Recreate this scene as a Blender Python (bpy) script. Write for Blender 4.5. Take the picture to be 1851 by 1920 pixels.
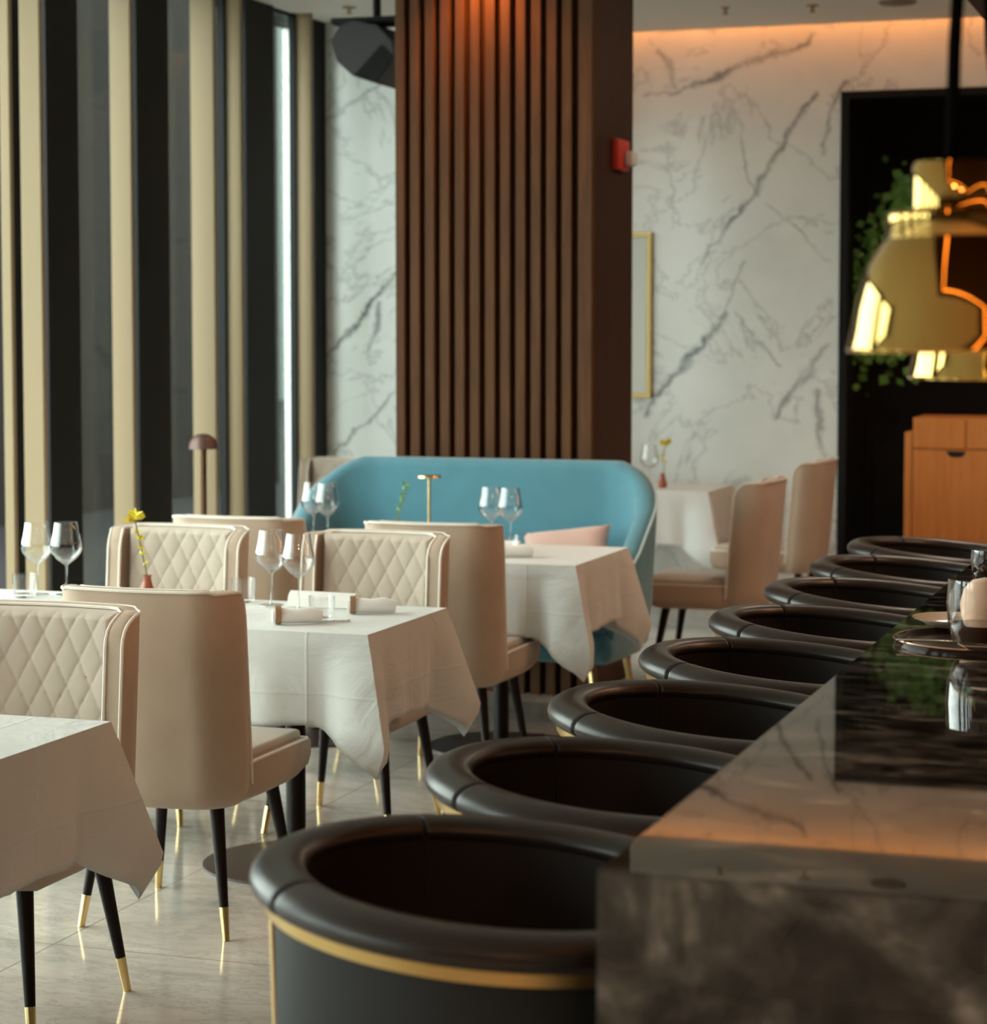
import bpy, bmesh, math, random
from mathutils import Vector, Matrix
for o in list(bpy.data.objects): bpy.data.objects.remove(o)
S = bpy.context.scene
COL = S.collection
R = math.radians
PI = math.pi
random.seed(7)

# ------------------------------------------------------------------ camera
cam = bpy.data.cameras.new('camera'); camo = bpy.data.objects.new('camera', cam); COL.objects.link(camo)
cam.sensor_fit = 'HORIZONTAL'; cam.sensor_width = 36.0; cam.lens = 4200/1851*36
cam.shift_y = -(960-884.24)/1851
camo.location = (0, 0, 1.6); camo.rotation_euler = (R(90-3.6), 0, R(18.74))
cam.dof.use_dof = True; cam.dof.focus_distance = 5.2; cam.dof.aperture_fstop = 4.6
cam.clip_start = .05; cam.clip_end = 200
S.camera = camo

# ------------------------------------------------------------------ exposure, sky
S.view_settings.view_transform = 'Standard'; S.view_settings.look = 'None'
S.view_settings.exposure = -0.20; S.view_settings.gamma = 1.0; S.view_settings.use_curve_mapping = False
W = bpy.data.worlds.new('overcast_sky'); S.world = W; W.use_nodes = True
bg = W.node_tree.nodes['Background']; bg.inputs[0].default_value = (.94, 1.0, .965, 1); bg.inputs[1].default_value = 10.4

def lamp(name, kind, loc, energy, color, rot=(0, 0, 0), **kw):
    l = bpy.data.lights.new(name, kind); l.energy = energy; l.color = color
    for k, v in kw.items(): setattr(l, k, v)
    o = bpy.data.objects.new(name, l); o.location = loc; o.rotation_euler = rot; COL.objects.link(o); return o
# portals that guide the sky light through the window wall (they give no light themselves)
for k, (y0, y1) in enumerate(((-5, 0), (0, 4.2), (4.2, 8.2))):
    p = lamp('window_portal', 'AREA', (-5.15, (y0+y1)/2, 1.66), 1, (1, 1, 1), (0, R(-90), 0), shape='RECTANGLE', size=3.3, size_y=y1-y0)
    p.data.cycles.is_portal = True

# unseen warm fill lights added on the ceiling (their rings are built with it)
WARM_FILL = [(x, y) for x in (.9, 2.9) for y in (-1.5, 1.5, 4.5, 7.5)] + [(-1.1, 10.2), (.9, 10.2)]
for x, y in WARM_FILL:
    far = y > 9
    lamp('ceiling_lamp', 'AREA', (x, y, 3.29), 20 if far else 36, (1, .82, .64) if far else (1, .50, .26), (0, 0, 0), shape='DISK', size=.24, spread=R(170))

# ------------------------------------------------------------------ materials
def mat(name, base=(.5, .5, .5), rough=.5, metal=0, spec=.5, **kw):
    m = bpy.data.materials.new(name); m.use_nodes = True
    b = m.node_tree.nodes['Principled BSDF']
    b.inputs['Base Color'].default_value = (*base, 1); b.inputs['Roughness'].default_value = rough
    b.inputs['Metallic'].default_value = metal; b.inputs['Specular IOR Level'].default_value = spec
    for k, v in kw.items(): b.inputs[k.replace('_', ' ')].default_value = v
    return m
class NT:
    def __init__(s, m): s.t = m.node_tree; s.b = s.t.nodes['Principled BSDF']
    def n(s, typ, **kw):
        nd = s.t.nodes.new(typ)
        for k, v in kw.items(): setattr(nd, k, v)
        return nd
    def l(s, a, b): s.t.links.new(a, b)
    def val(s, sock, v):
        if isinstance(v, (int, float)): sock.default_value = v
        elif isinstance(v, tuple): sock.default_value = v
        else: s.l(v, sock)
    def math(s, op, a, b=0.0, c=None, clamp=False):
        nd = s.n('ShaderNodeMath', operation=op, use_clamp=clamp); s.val(nd.inputs[0], a); s.val(nd.inputs[1], b)
        if c is not None: s.val(nd.inputs[2], c)
        return nd.outputs[0]
    def pos(s):
        return s.n('ShaderNodeNewGeometry').outputs['Position']
    def obj(s): return s.n('ShaderNodeTexCoord').outputs['Object']
    def mapping(s, v, scale=(1, 1, 1), rot=(0, 0, 0), loc=(0, 0, 0)):
        nd = s.n('ShaderNodeMapping'); s.l(v, nd.inputs[0]); nd.inputs['Scale'].default_value = scale
        nd.inputs['Rotation'].default_value = rot; nd.inputs['Location'].default_value = loc; return nd.outputs[0]
    def noise(s, v, scale=5, detail=4, rough=.5, dist=0):
        nd = s.n('ShaderNodeTexNoise'); s.l(v, nd.inputs['Vector']); nd.inputs['Scale'].default_value = scale
        nd.inputs['Detail'].default_value = detail; nd.inputs['Roughness'].default_value = rough; nd.inputs['Distortion'].default_value = dist
        return nd
    def ramp(s, f, stops):
        nd = s.n('ShaderNodeValToRGB'); s.l(f, nd.inputs[0]); e = nd.color_ramp.elements
        while len(e) < len(stops): e.new(.5)
        for i, (p, c) in enumerate(stops):
            e[i].position = p; e[i].color = (*c, 1) if len(c) == 3 else c
        return nd.outputs[0]
    def mix(s, f, a, b, mode='MIX'):
        nd = s.n('ShaderNodeMix', data_type='RGBA', blend_type=mode); s.val(nd.inputs[0], f)
        for k, v in ((6, a), (7, b)):
            if isinstance(v, tuple): nd.inputs[k].default_value = (*v, 1)
            else: s.l(v, nd.inputs[k])
        return nd.outputs[2]
    def bump(s, h, strength=.3, dist=.01):
        nd = s.n('ShaderNodeBump'); s.l(h, nd.inputs['Height']); nd.inputs['Strength'].default_value = strength
        nd.inputs['Distance'].default_value = dist; s.l(nd.outputs[0], s.b.inputs['Normal'])

def fabric(name, base, rough=.85, sheen=.3, nscale=350, bs=.12, var=.1):
    m = mat(name, base, rough, spec=.25); t = NT(m); t.b.inputs['Sheen Weight'].default_value = sheen
    t.b.inputs['Sheen Roughness'].default_value = .5
    o = t.obj(); c = t.noise(o, 9, 4).outputs[0]
    t.l(t.mix(c, tuple(x*(1-var) for x in base), tuple(min(1, x*(1+var)) for x in base)), t.b.inputs['Base Color'])
    t.bump(t.noise(o, nscale, 2).outputs[0], bs, .002); return m

def veins_linear(t, v2, segs, wob=.06):
    """sum of soft vein masks; v2 = (x, z) sockets already distorted; segs in metres on the wall plane"""
    acc = None
    for (x0, z0, x1, z1, w, k) in segs:
        L = math.hypot(x1-x0, z1-z0); dx, dz = (x1-x0)/L, (z1-z0)/L
        ax = t.math('SUBTRACT', v2[0], x0); az = t.math('SUBTRACT', v2[1], z0)
        al = t.math('ADD', t.math('MULTIPLY', ax, dx), t.math('MULTIPLY', az, dz))
        pe = t.math('ABSOLUTE', t.math('SUBTRACT', t.math('MULTIPLY', az, dx), t.math('MULTIPLY', ax, dz)))
        over = t.math('MAXIMUM', t.math('SUBTRACT', t.math('ABSOLUTE', t.math('SUBTRACT', al, L/2)), L/2), 0.0)
        d = t.math('ADD', pe, over)
        g = t.math('MULTIPLY', t.math('POWER', 2.718, t.math('MULTIPLY', t.math('MULTIPLY', d, d), -1/(w*w))), k)
        acc = g if acc is None else t.math('MAXIMUM', acc, g)
    return acc

def marble_wall():
    m = mat('veined_white_marble', (.6, .6, .58), .22, spec=.5); t = NT(m)
    p = t.pos(); n1 = t.noise(p, 2.6, 5, .6); n2 = t.noise(p, 14, 4, .6)
    sp = t.n('ShaderNodeSeparateXYZ'); t.l(p, sp.inputs[0])
    so = t.n('ShaderNodeSeparateColor'); t.l(n1.outputs['Color'], so.inputs[0]); so2 = t.n('ShaderNodeSeparateColor'); t.l(n2.outputs['Color'], so2.inputs[0])
    def wob(a, c, c2): return t.math('ADD', a, t.math('ADD', t.math('MULTIPLY', t.math('SUBTRACT', c, .5), .22), t.math('MULTIPLY', t.math('SUBTRACT', c2, .5), .07)))
    x = wob(sp.outputs[0], so.outputs[0], so2.outputs[0]); z = wob(sp.outputs[2], so.outputs[1], so2.outputs[1])
    segs = [(-2.38, 2.93, -2.72, 2.42, .030, 1.0), (-2.72, 2.42, -3.05, 1.98, .020, .75), (-2.78, 2.0, -2.95, 1.62, .016, .5),
            (-2.9, 1.72, -3.38, 1.08, .030, .85), (-2.45, 3.26, -3.1, 2.98, .035, .7), (-3.1, 2.98, -3.4, 2.92, .02, .55),
            (-2.72, 2.42, -2.86, 2.85, .012, .6), (-2.66, 2.34, -2.3, 2.0, .012, .5), (-2.82, 1.72, -2.6, 1.4, .014, .45), (-3.25, 2.7, -3.2, 2.2, .012, .4),
            (-2.3, 1.55, -2.6, 1.1, .03, .55), (-3.3, 3.2, -3.2, 3.0, .03, .5), (-2.35, 1.3, -2.3, .6, .03, .5),
            (-4.45, 2.0, -4.95, 1.45, .025, .9), (-4.6, 2.95, -4.95, 2.8, .02, .5), (-4.5, 1.3, -4.9, .9, .02, .6), (-4.62, 1.75, -4.7, 1.5, .03, .7),
            (-2.2, 3.0, -2.35, 2.6, .02, .6)]
    segs = [(q[0], q[1], q[2], q[3], q[4]*.58, min(1, q[5]*1.15)) for q in segs]
    v = veins_linear(t, (x, z), segs)
    brk = t.ramp(t.noise(p, 5, 3).outputs[0], [(.3, (.35,)*3), (.6, (1,)*3)])
    v = t.math('MULTIPLY', v, brk)
    # fine random web of veins
    vw = t.noise(p, 1.7, 7, .62, .6).outputs[0]
    fine = t.ramp(t.math('ABSOLUTE', t.math('SUBTRACT', vw, .5)), [(0, (.42,)*3), (.006, (.16,)*3), (.02, (0, 0, 0))])
    cloud = t.ramp(t.noise(p, 1.1, 5, .6).outputs[0], [(.3, (.66, .70, .675)), (.7, (.82, .88, .85))])
    tot = t.math('MAXIMUM', v, fine)
    c = t.mix(tot, cloud, (.11, .125, .13)); t.l(c, t.b.inputs['Base Color']); return m

def marble_floor():
    m = mat('polished_pale_marble', (.5, .5, .45), .09, spec=.55); t = NT(m)
    p = t.pos(); n = t.noise(t.mapping(p, (1, 2.2, 1)), 1.3, 7, .72, .5).outputs[0]
    c = t.ramp(n, [(.30, (.30, .28, .24)), (.45, (.52, .47, .41)), (.6, (.64, .56, .49)), (.8, (.52, .43, .36))])
    w = t.noise(t.mapping(p, (1, 2.6, 1), rot=(0, 0, .2)), 4.2, 8, .72, .6).outputs[0]
    ve = t.ramp(t.math('ABSOLUTE', t.math('SUBTRACT', w, .5)), [(0, (.45,)*3), (.012, (.12,)*3), (.03, (0, 0, 0))])
    c = t.mix(ve, c, (.22, .22, .19))
    br = t.n('ShaderNodeTexBrick'); t.l(t.mapping(p, (1, 1, 1), loc=(.24, .31, 0)), br.inputs[0]); br.inputs['Scale'].default_value = 1
    br.inputs['Brick Width'].default_value = .9; br.inputs['Row Height'].default_value = .9; br.inputs['Mortar Size'].default_value = .003
    br.offset = 0; br.inputs['Mortar Smooth'].default_value = 0
    c = t.mix(br.outputs['Fac'], c, (.34, .27, .22)); t.l(c, t.b.inputs['Base Color'])
    t.l(t.ramp(t.noise(p, 20, 3).outputs[0], [(.3, (.07,)*3), (.7, (.16,)*3)]), t.b.inputs['Roughness']); return m

def stone_dark():
    m = mat('dark_grey_marble', (.1, .09, .08), .12, spec=.6); t = NT(m)
    p = t.pos(); v = t.mapping(p, (1.0, 2.2, 1.0), rot=(0, R(35), 0))
    a = t.noise(v, 7.0, 7, .58, .9).outputs[0]; b = t.noise(p, 19, 5, .6, .5).outputs[0]
    c = t.ramp(a, [(.36, (.006, .005, .004)), (.46, (.020, .0165, .013)), (.57, (.060, .053, .043)), (.72, (.23, .20, .165))])
    c2 = t.ramp(b, [(.35, (.55,)*3), (.65, (1.25,)*3)])
    t.l(t.mix(1.0, c, c2, 'MULTIPLY'), t.b.inputs['Base Color'])
    t.b.inputs['Roughness'].default_value = .02; return m

def wood(name, a, b, rough=.45, sc=(1, 1, .08), nscale=30):
    m = mat(name, a, rough, spec=.22); t = NT(m); o = t.obj(); n = t.noise(t.mapping(o, sc), nscale, 5, .6, .4).outputs[0]
    t.l(t.ramp(n, [(.3, a), (.7, b)]), t.b.inputs['Base Color']); t.bump(n, .08, .002); return m

def thin_glass(name, tint=(1, 1, 1), lo=.04, hi=.9, rough=.0, power=3.0):
    m = bpy.data.materials.new(name); m.use_nodes = True; T = m.node_tree; T.nodes.clear()
    out = T.nodes.new('ShaderNodeOutputMaterial'); mx = T.nodes.new('ShaderNodeMixShader'); tr = T.nodes.new('ShaderNodeBsdfTransparent')
    gl = T.nodes.new('ShaderNodeBsdfGlossy'); gl.inputs['Roughness'].default_value = rough; tr.inputs[0].default_value = (*tint, 1)
    lw = T.nodes.new('ShaderNodeLayerWeight'); lw.inputs[0].default_value = .5
    pw = T.nodes.new('ShaderNodeMath'); pw.operation = 'POWER'; pw.inputs[1].default_value = power
    mr = T.nodes.new('ShaderNodeMapRange'); mr.inputs['To Min'].default_value = lo; mr.inputs['To Max'].default_value = hi
    T.links.new(lw.outputs['Facing'], pw.inputs[0]); T.links.new(pw.outputs[0], mr.inputs[0]); T.links.new(mr.outputs[0], mx.inputs[0])
    T.links.new(tr.outputs[0], mx.inputs[1]); T.links.new(gl.outputs[0], mx.inputs[2]); T.links.new(mx.outputs[0], out.inputs[0]); return m

def emis(name, col, st):
    m = mat(name, col, .5); b = m.node_tree.nodes['Principled BSDF']
    b.inputs['Emission Color'].default_value = (*col, 1); b.inputs['Emission Strength'].default_value = st; return m

M = dict(
    wallm=marble_wall(), floor=marble_floor(), bar=stone_dark(),
    ceil=mat('matt_ceiling_paint', (.82, .82, .78), .9), dark=mat('black_metal', (.006, .006, .006), .6, spec=.2),
    frame=mat('dark_window_frame', (.008, .009, .009), .6, spec=.2), fin=mat('champagne_fin', (.29, .222, .135), .55, spec=.2),
    brownwall=mat('dark_brown_plaster', (.06, .042, .03), .8), pale=mat('pale_plaster', (.10, .075, .055), .9),
    velvet=fabric('beige_velvet', (.46, .35, .265), sheen=.12), quilt=fabric('beige_quilted_velvet', (.51, .43, .355), sheen=.12), pipe=fabric('pale_piping', (.82, .76, .68), sheen=.1),
    leg=mat('dark_stained_leg', (.010, .005, .004), .4, spec=.2), brass=mat('polished_brass', (.78, .58, .27), .22, 1), brass_lamp=mat('mirror_brass', (.52, .33, .10), .03, 1), brass_band=mat('aged_brass_band', (.55, .37, .14), .35, 1), cord=mat('black_cord', (.002, .002, .002), .95, spec=.03),
    cloth=fabric('white_linen', (.66, .655, .63), .8, .1, 600, .15, .03), napkin=fabric('white_napkin', (.85, .84, .81), .8, .1, 600, .1, .02),
    leather=mat('dark_brown_leather', (.013, .009, .007), .5, spec=.3), leather_roll=mat('dark_brown_leather_roll', (.017, .0105, .008), .34, spec=.4),
    shell=mat('charcoal_stool_shell', (.013, .013, .013), .6, spec=.3), blue=fabric('teal_blue_velvet', (.075, .225, .29), .75, .35, 300, .1, .12),
    pink=fabric('dusty_pink_fabric', (.55, .38, .33)), slat=wood('walnut_slat', (.062, .0235, .006), (.108, .044, .012), .6), walnut=wood('dark_walnut_panel', (.035, .013, .007), (.055, .022, .011), .55),
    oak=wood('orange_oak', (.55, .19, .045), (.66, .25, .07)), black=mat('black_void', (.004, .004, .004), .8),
    glass=thin_glass('clear_glass', (1, 1, 1), .05, 1.0, .0, 2.2), pane=thin_glass('window_glass', (.88, .92, .90), .015, .14), stem=thin_glass('stem_glass', (.93, .95, .95), .12, 1.0),
    red=mat('red_plastic', (.62, .035, .02), .4), white=mat('white_plastic', (.75, .72, .66), .4), leaf=mat('green_leaf', (.14, .33, .06), .5),
    yellow=mat('yellow_petal', (.75, .6, .03), .6), sprig=mat('olive_stem', (.16, .17, .05), .6), terracotta=mat('red_brown_glaze', (.32, .08, .04), .35),
    china=mat('cream_china', (.72, .6, .48), .15), steel=mat('steel', (.6, .55, .5), .2, 1), peach=fabric('peach_napkin', (.80, .52, .36)), tea=mat('dark_tea', (.05, .02, .01), .05),
    ledw=emis('warm_led', (1, .33, .08), 34), ledr=emis('warm_shelf_led', (1, .34, .07), 9), lensw=emis('warm_lamp_lens', (1, .45, .15), 20), ext=mat('dark_facade', (.0045, .0038, .0026), .9, spec=.1),
    pave=mat('grey_paving', (.2, .2, .19), .9), road=mat('dark_asphalt', (.008, .008, .008), .9, spec=.1), gold=mat('gold_frame', (.34, .24, .09), .35, 1), mirror=mat('pale_print', (.74, .78, .72), .3), wood_ring=mat('wood_ring', (.30, .17, .09), .5),
)

# ------------------------------------------------------------------ mesh helpers
def smooth(me, ang=45):
    for p in me.polygons: p.use_smooth = True
    try: me.set_sharp_from_angle(angle=R(ang))
    except Exception: pass
def obj(name, bm, m, parent=None, sm=45, loc=None, recalc=True):
    if recalc: bmesh.ops.recalc_face_normals(bm, faces=bm.faces)
    me = bpy.data.meshes.new(name); bm.to_mesh(me); bm.free(); me.materials.append(m)
    if sm: smooth(me, sm)
    o = bpy.data.objects.new(name, me); COL.objects.link(o)
    if parent: o.parent = parent
    if loc: o.location = loc
    return o
def thing(name, label, cat, loc=(0, 0, 0), rz=0, group=None):
    o = bpy.data.objects.new(name, None); COL.objects.link(o); o.empty_display_size = .1
    o.location = loc; o.rotation_euler = (0, 0, rz); return tag(o, label, cat, group)
def tag(o, label, cat, group=None):
    o['label'] = label; o['category'] = cat
    if group: o['group'] = group
    return o
def struct(name, bm, m, label=None, parent=None, **k):
    o = obj(name, bm, m, parent, **k)
    if not parent: o['kind'] = 'structure'
    if label: o['label'] = label
    return o
def box(bm, x0, x1, y0, y1, z0, z1, bev=0, seg=2):
    vs = [bm.verts.new((x, y, z)) for x in (x0, x1) for y in (y0, y1) for z in (z0, z1)]
    fs = [bm.faces.new([vs[i] for i in q]) for q in ((0, 1, 3, 2), (4, 6, 7, 5), (0, 4, 5, 1), (2, 3, 7, 6), (0, 2, 6, 4), (1, 5, 7, 3))]
    if bev:
        es = list({e for f in fs for e in f.edges}); bmesh.ops.bevel(bm, geom=es, offset=bev, segments=seg, profile=.5, affect='EDGES')
    return vs
def bx(*a, **k):
    bm = bmesh.new(); box(bm, *a, **k); return bm
def lathe(bm, prof, n=32, c=(0, 0, 0), cap=True):
    rings = []
    for r, z in prof:
        if r < 1e-6: rings.append([bm.verts.new((c[0], c[1], c[2]+z))])
        else: rings.append([bm.verts.new((c[0]+r*math.cos(2*PI*i/n), c[1]+r*math.sin(2*PI*i/n), c[2]+z)) for i in range(n)])
    for a, b in zip(rings, rings[1:]):
        for i in range(n):
            j = (i+1) % n
            if len(a) == 1 and len(b) == 1: continue
            if len(a) == 1: bm.faces.new((a[0], b[i], b[j]))
            elif len(b) == 1: bm.faces.new((a[i], a[j], b[0]))
            else: bm.faces.new((a[i], a[j], b[j], b[i]))
    if cap:
        for rg in (rings[0], rings[-1]):
            if len(rg) > 2: bm.faces.new(rg)
def tube(bm, pts, r, n=8, closed=False, cap=True):
    pts = [Vector(p) for p in pts]; N = len(pts); rs = r if isinstance(r, (list, tuple)) else [r]*N
    rings = []; prev = None
    for i, p in enumerate(pts):
        if closed: t = (pts[(i+1) % N]-pts[i-1])
        else: t = (pts[min(i+1, N-1)]-pts[max(i-1, 0)])
        t.normalize()
        if prev is None:
            up = Vector((0, 0, 1)) if abs(t.z) < .9 else Vector((1, 0, 0)); a = t.cross(up).normalized()
        else: a = (prev-t*prev.dot(t)).normalized()
        prev = a; b = t.cross(a)
        rings.append([bm.verts.new(p+(a*math.cos(2*PI*k/n)+b*math.sin(2*PI*k/n))*rs[i]) for k in range(n)])
    for i in range(N if closed else N-1):
        A, B = rings[i], rings[(i+1) % N]
        for k in range(n): bm.faces.new((A[k], A[(k+1) % n], B[(k+1) % n], B[k]))
    if cap and not closed: bm.faces.new(rings[0]); bm.faces.new(rings[-1][::-1])
def tb(*a, **k):
    bm = bmesh.new(); tube(bm, *a, **k); return bm
def lt(*a, **k):
    bm = bmesh.new(); lathe(bm, *a, **k); return bm
def sweep(bm, rings, closed=False, cap=True, ring_closed=True):
    vr = [[bm.verts.new(p) for p in r] for r in rings]; n = len(vr[0])
    for i in range(len(vr) if closed else len(vr)-1):
        A, B = vr[i], vr[(i+1) % len(vr)]
        for k in range(n if ring_closed else n-1): bm.faces.new((A[k], A[(k+1) % n], B[(k+1) % n], B[k]))
    if cap and not closed: bm.faces.new(vr[0]); bm.faces.new(vr[-1][::-1])
def dup(root, loc=None, rz=None, label=None, group=None):
    def cp(o, par):
        c = o.copy(); COL.objects.link(c)
        if par: c.parent = par
        for ch in list(o.children): cp(ch, c)
        return c
    r = cp(root, None)
    if loc is not None: r.location = loc
    if rz is not None: r.rotation_euler = (0, 0, rz)
    if label: r['label'] = label
    if group: r['group'] = group
    return r

# ------------------------------------------------------------------ the room
CZ = 3.311; WX = -4.963; WY = 12.7
struct('floor', bx(-5.2, 6, -6, 15, -.1, 0), M['floor'], 'pale polished marble floor with thin dark tile joints')
# ceiling, stopping short of the far wall to leave the light slot
struct('ceiling', bx(-5.2, 6, -6, 12.58, CZ, CZ+.06), M['ceil'], 'flat pale ceiling')
struct('ceiling', bx(-5.2, 6, 12.2, 14.5, CZ+.30, CZ+.36), M['ceil'], 'lid of the ceiling light slot')
struct('trim_1', bx(-5.2, 6, 12.2, 12.24, CZ+.06, CZ+.30), M['ceil'], 'upstand inside the ceiling light slot')
# far wall with the opening on the right
bm = bmesh.new()
box(bm, -5.2, -2.236, WY, WY+.2, 0, CZ+.30)
box(bm, -2.236, 6, WY, WY+.2, 2.945, CZ+.30)
struct('wall_far', bm, M['wallm'], 'white marble wall with blue-grey veins')
struct('wall_corner', bx(-5.2, -4.42, 11.65, WY, 0, CZ), M['wallm'], 'veined marble pier beside the windows')
# dark recess behind the opening
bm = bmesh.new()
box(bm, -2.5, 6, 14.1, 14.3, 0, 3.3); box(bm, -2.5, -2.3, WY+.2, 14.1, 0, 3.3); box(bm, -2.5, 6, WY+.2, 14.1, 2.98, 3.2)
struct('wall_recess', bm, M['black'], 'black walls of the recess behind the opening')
bm = bmesh.new(); box(bm, -2.236, -2.19, WY-.015, WY+.2, 0, 2.945); box(bm, -2.19, 3, WY-.015, WY+.2, 2.905, 2.945)
struct('trim_2', bm, M['dark'], 'thin black frame around the opening')
struct('wall_right', bx(4.2, 4.4, -6, 14.3, 0, CZ), M['brownwall'], 'dark wall beyond the bar')
struct('wall_back', bx(-5.2, 4.4, -6.2, -6, 0, CZ), M['pale'], 'plain wall behind the viewer')
for x, y in WARM_FILL:  # ceiling rings that dress the added fill lights
    t = thing('ceiling_light', 'unseen ring of an added warm fill light over the bar side of the room', 'downlight', (x, y, CZ), 0, 'added warm fill lights over the bar side')
    obj('trim_ring', lt([(.125, -.008), (.15, -.008), (.155, 0), (.125, 0)], 28, cap=False), M['white'], t)

# LED strips lying in the ceiling slot
bm = bmesh.new(); box(bm, -4.4, 4, 12.585, 12.61, CZ+.28, CZ+.298)
tag(obj('light_strip', bm, M['ledw']), 'warm light strip hidden in the ceiling slot above the far marble wall', 'light strip')

bm = bmesh.new(); box(bm, 4.16, 4.19, -5, 12, 2.25, 2.29)
tag(obj('light_strip', bm, M['ledr']), 'warm light strip along the dark wall behind the bar', 'light strip')

# ------------------------------------------------------------------ window wall: dark mullions, champagne fins, glass
fins = [(8.235, 8.0, .045), (8.394, None, .095), (9.185, None, .105), (10.005, None, .125), (10.366, None, .10), (11.245, None, .105)]
winbm = bmesh.new()
def mull(y0, y1, x1=WX+.02): return bx(WX-.015, x1, y0, y1, 0, CZ)
k = 0
for y0, y1 in ((8.30, 8.394), (8.58, 8.857), (9.407, 9.731), (10.34, 10.366), (10.60, 10.95), (11.225, 11.245), (11.485, 11.65)):
    k += 1; struct('trim_%d' % (k+2), mull(y0, y1), M['frame'], 'tall dark window mullion')
for i, (y, _, p) in enumerate(fins):
    x0 = WX
    if i == 1: x0 = WX+.12; y *= (x0/WX)     # inner row of fins
    bm = bx(x0, x0+p, y, y+.03, 0, CZ, bev=.003, seg=1)
    struct('trim_%d' % (i+20), bm, M['fin'], 'champagne coloured vertical window fin')
# unseen run of the same window wall nearer the camera
yy = -5.6; k = 40
while yy < 4:
    struct('trim_%d' % k, bx(WX-.12, WX+.10, yy, yy+.68, 0, CZ), M['frame'], 'tall dark window mullion'); k += 1
    yy += 1.95
w = 0
for y0, y1 in ((-6, 8.2), (8.857, 9.407), (9.731, 10.34), (10.366, 10.6), (10.95, 11.225), (11.245, 11.485)):
    w += 1; struct('window_%d' % w, bx(WX-.06, WX-.05, y0, y1, 0, CZ), M['pane'], 'tall clear window pane', sm=0)
struct('wall_left', bx(-5.2, WX, -6, 11.65, CZ-.02, CZ+.4), M['frame'], 'dark header above the windows')
# outside
struct('ground', bx(-40, -5.2, -20, 8.5, -.15, -.05), M['pave'], 'grey paving outside the windows')
struct('ground', bx(-40, -5.2, 8.5, 60, -.15, -.05), M['road'], 'dark asphalt outside the windows')
bm = bx(-14, -10, 13.5, 22.25, -.1, 14)
tag(obj('neighbouring_building', bm, M['ext']), 'dark building seen through the windows between the fins', 'building')

tag(obj('sky_dimming_block', bx(-45, -22, 38, 75, -.1, 30), mat('dimmed_sky_tone', (.05, .062, .055), .9)), 'added pale block dimming the sky in the narrow window gap by the pier', 'building')  # far block added to tone down the bright sky in the gap

# ------------------------------------------------------------------ slatted column
c = thing('wooden_column', 'tall walnut column with vertical slats behind the blue sofa', 'column', (-3.173, 9.66, 0))
obj('body', bx(-.457, .457, -.29, .335, 0, CZ, bev=.004, seg=1), M['walnut'], c, sm=0)
bm = bmesh.new()
n = 13; pw = .914/n
for i in range(n):
    x0 = -.457+i*pw
    if i == n-1: box(bm, x0+.008, .457, -.33, -.288, 0, CZ, bev=.003, seg=1)
    else: box(bm, x0+.004, x0+.048, -.33, -.288, 0, CZ, bev=.003, seg=1)
obj('slat_panel', bm, M['slat'], c, sm=0)
# warm downlight just in front of the column top, recessed in the ceiling
d = thing('ceiling_light', 'small warm downlight in the ceiling in front of the slatted column', 'downlight', (-3.2, 9.19, CZ))
obj('trim_ring', lt([(.045, -.004), (.06, -.004), (.06, 0), (.045, 0)], 24, cap=False), M['white'], d)
obj('lens', lt([(0, -.001), (.045, -.001)], 24, cap=False), M['lensw'], d)
lamp('ceiling_lamp', 'SPOT', (-3.2, 9.17, CZ-.03), 60, (1, .33, .08), (R(6), 0, 0), spot_size=R(110), spot_blend=1, shadow_soft_size=.04)

# strobe alarm on the column side
a = thing('fire_alarm_strobe', 'red fire alarm with white lens on the dark side of the wooden column', 'fire alarm', (-2.716, 9.72, 2.38))
obj('housing', bx(0, .035, -.095, .095, -.065, .07, bev=.008), M['red'], a)
obj('lens', bx(.035, .075, .0, .085, -.045, .02, bev=.012), M['white'], a)

# loudspeaker hung from the ceiling by the windows
s = thing('loudspeaker', 'black wedge-shaped loudspeaker hanging from the ceiling beside the column', 'loudspeaker', (-4.125, 10.5, 2.965))
obj('mounting_plate', bx(-.26, .12, -.1, .1, .155, .185, bev=.004, seg=1), M['dark'], s)
obj('bracket', tb([(-.05, 0, .346), (-.05, 0, .17)], .02, 10), M['dark'], s)
bm = bmesh.new()
pr_ = [(-.195, .145), (-.13, .165), (.0, .14), (.08, .06), (.10, -.03), (.0, -.15), (-.13, -.105), (-.215, -.03), (-.25, .07)]
sweep(bm, [[(x*.96, -.14, z*.96) for x, z in pr_], [(x, -.13, z) for x, z in pr_], [(x, .13, z) for x, z in pr_], [(x*.96, .14, z*.96) for x, z in pr_]])
obj('cabinet', bm, mat('charcoal_plastic', (.035, .035, .038), .55), s, sm=30)
bm = bmesh.new(); g = [(-.13+.012, -.105-.002), (.0, -.15+.004), (.10, -.03), (.03, .04)]
sweep(bm, [[(x, -.146, z) for x, z in g], [(x, -.139, z) for x, z in g]])
obj('grille', bm, M['dark'], s, sm=0)

# picture on the far wall
p = thing('framed_picture', 'tall gold framed pale picture on the marble wall behind the column', 'picture', (-3.66, WY, 1.69))
bm = bmesh.new()
for (x0, x1, z0, z1) in ((-.33, -.305, -.48, .48), (.305, .33, -.48, .48), (-.305, .305, .455, .48), (-.305, .305, -.48, -.455)): box(bm, x0, x1, -.04, -.001, z0, z1)
obj('frame', bm, M['gold'], p, sm=0); obj('print', bx(-.305, .305, -.02, -.004, -.455, .455), M['mirror'], p, sm=0)

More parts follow.
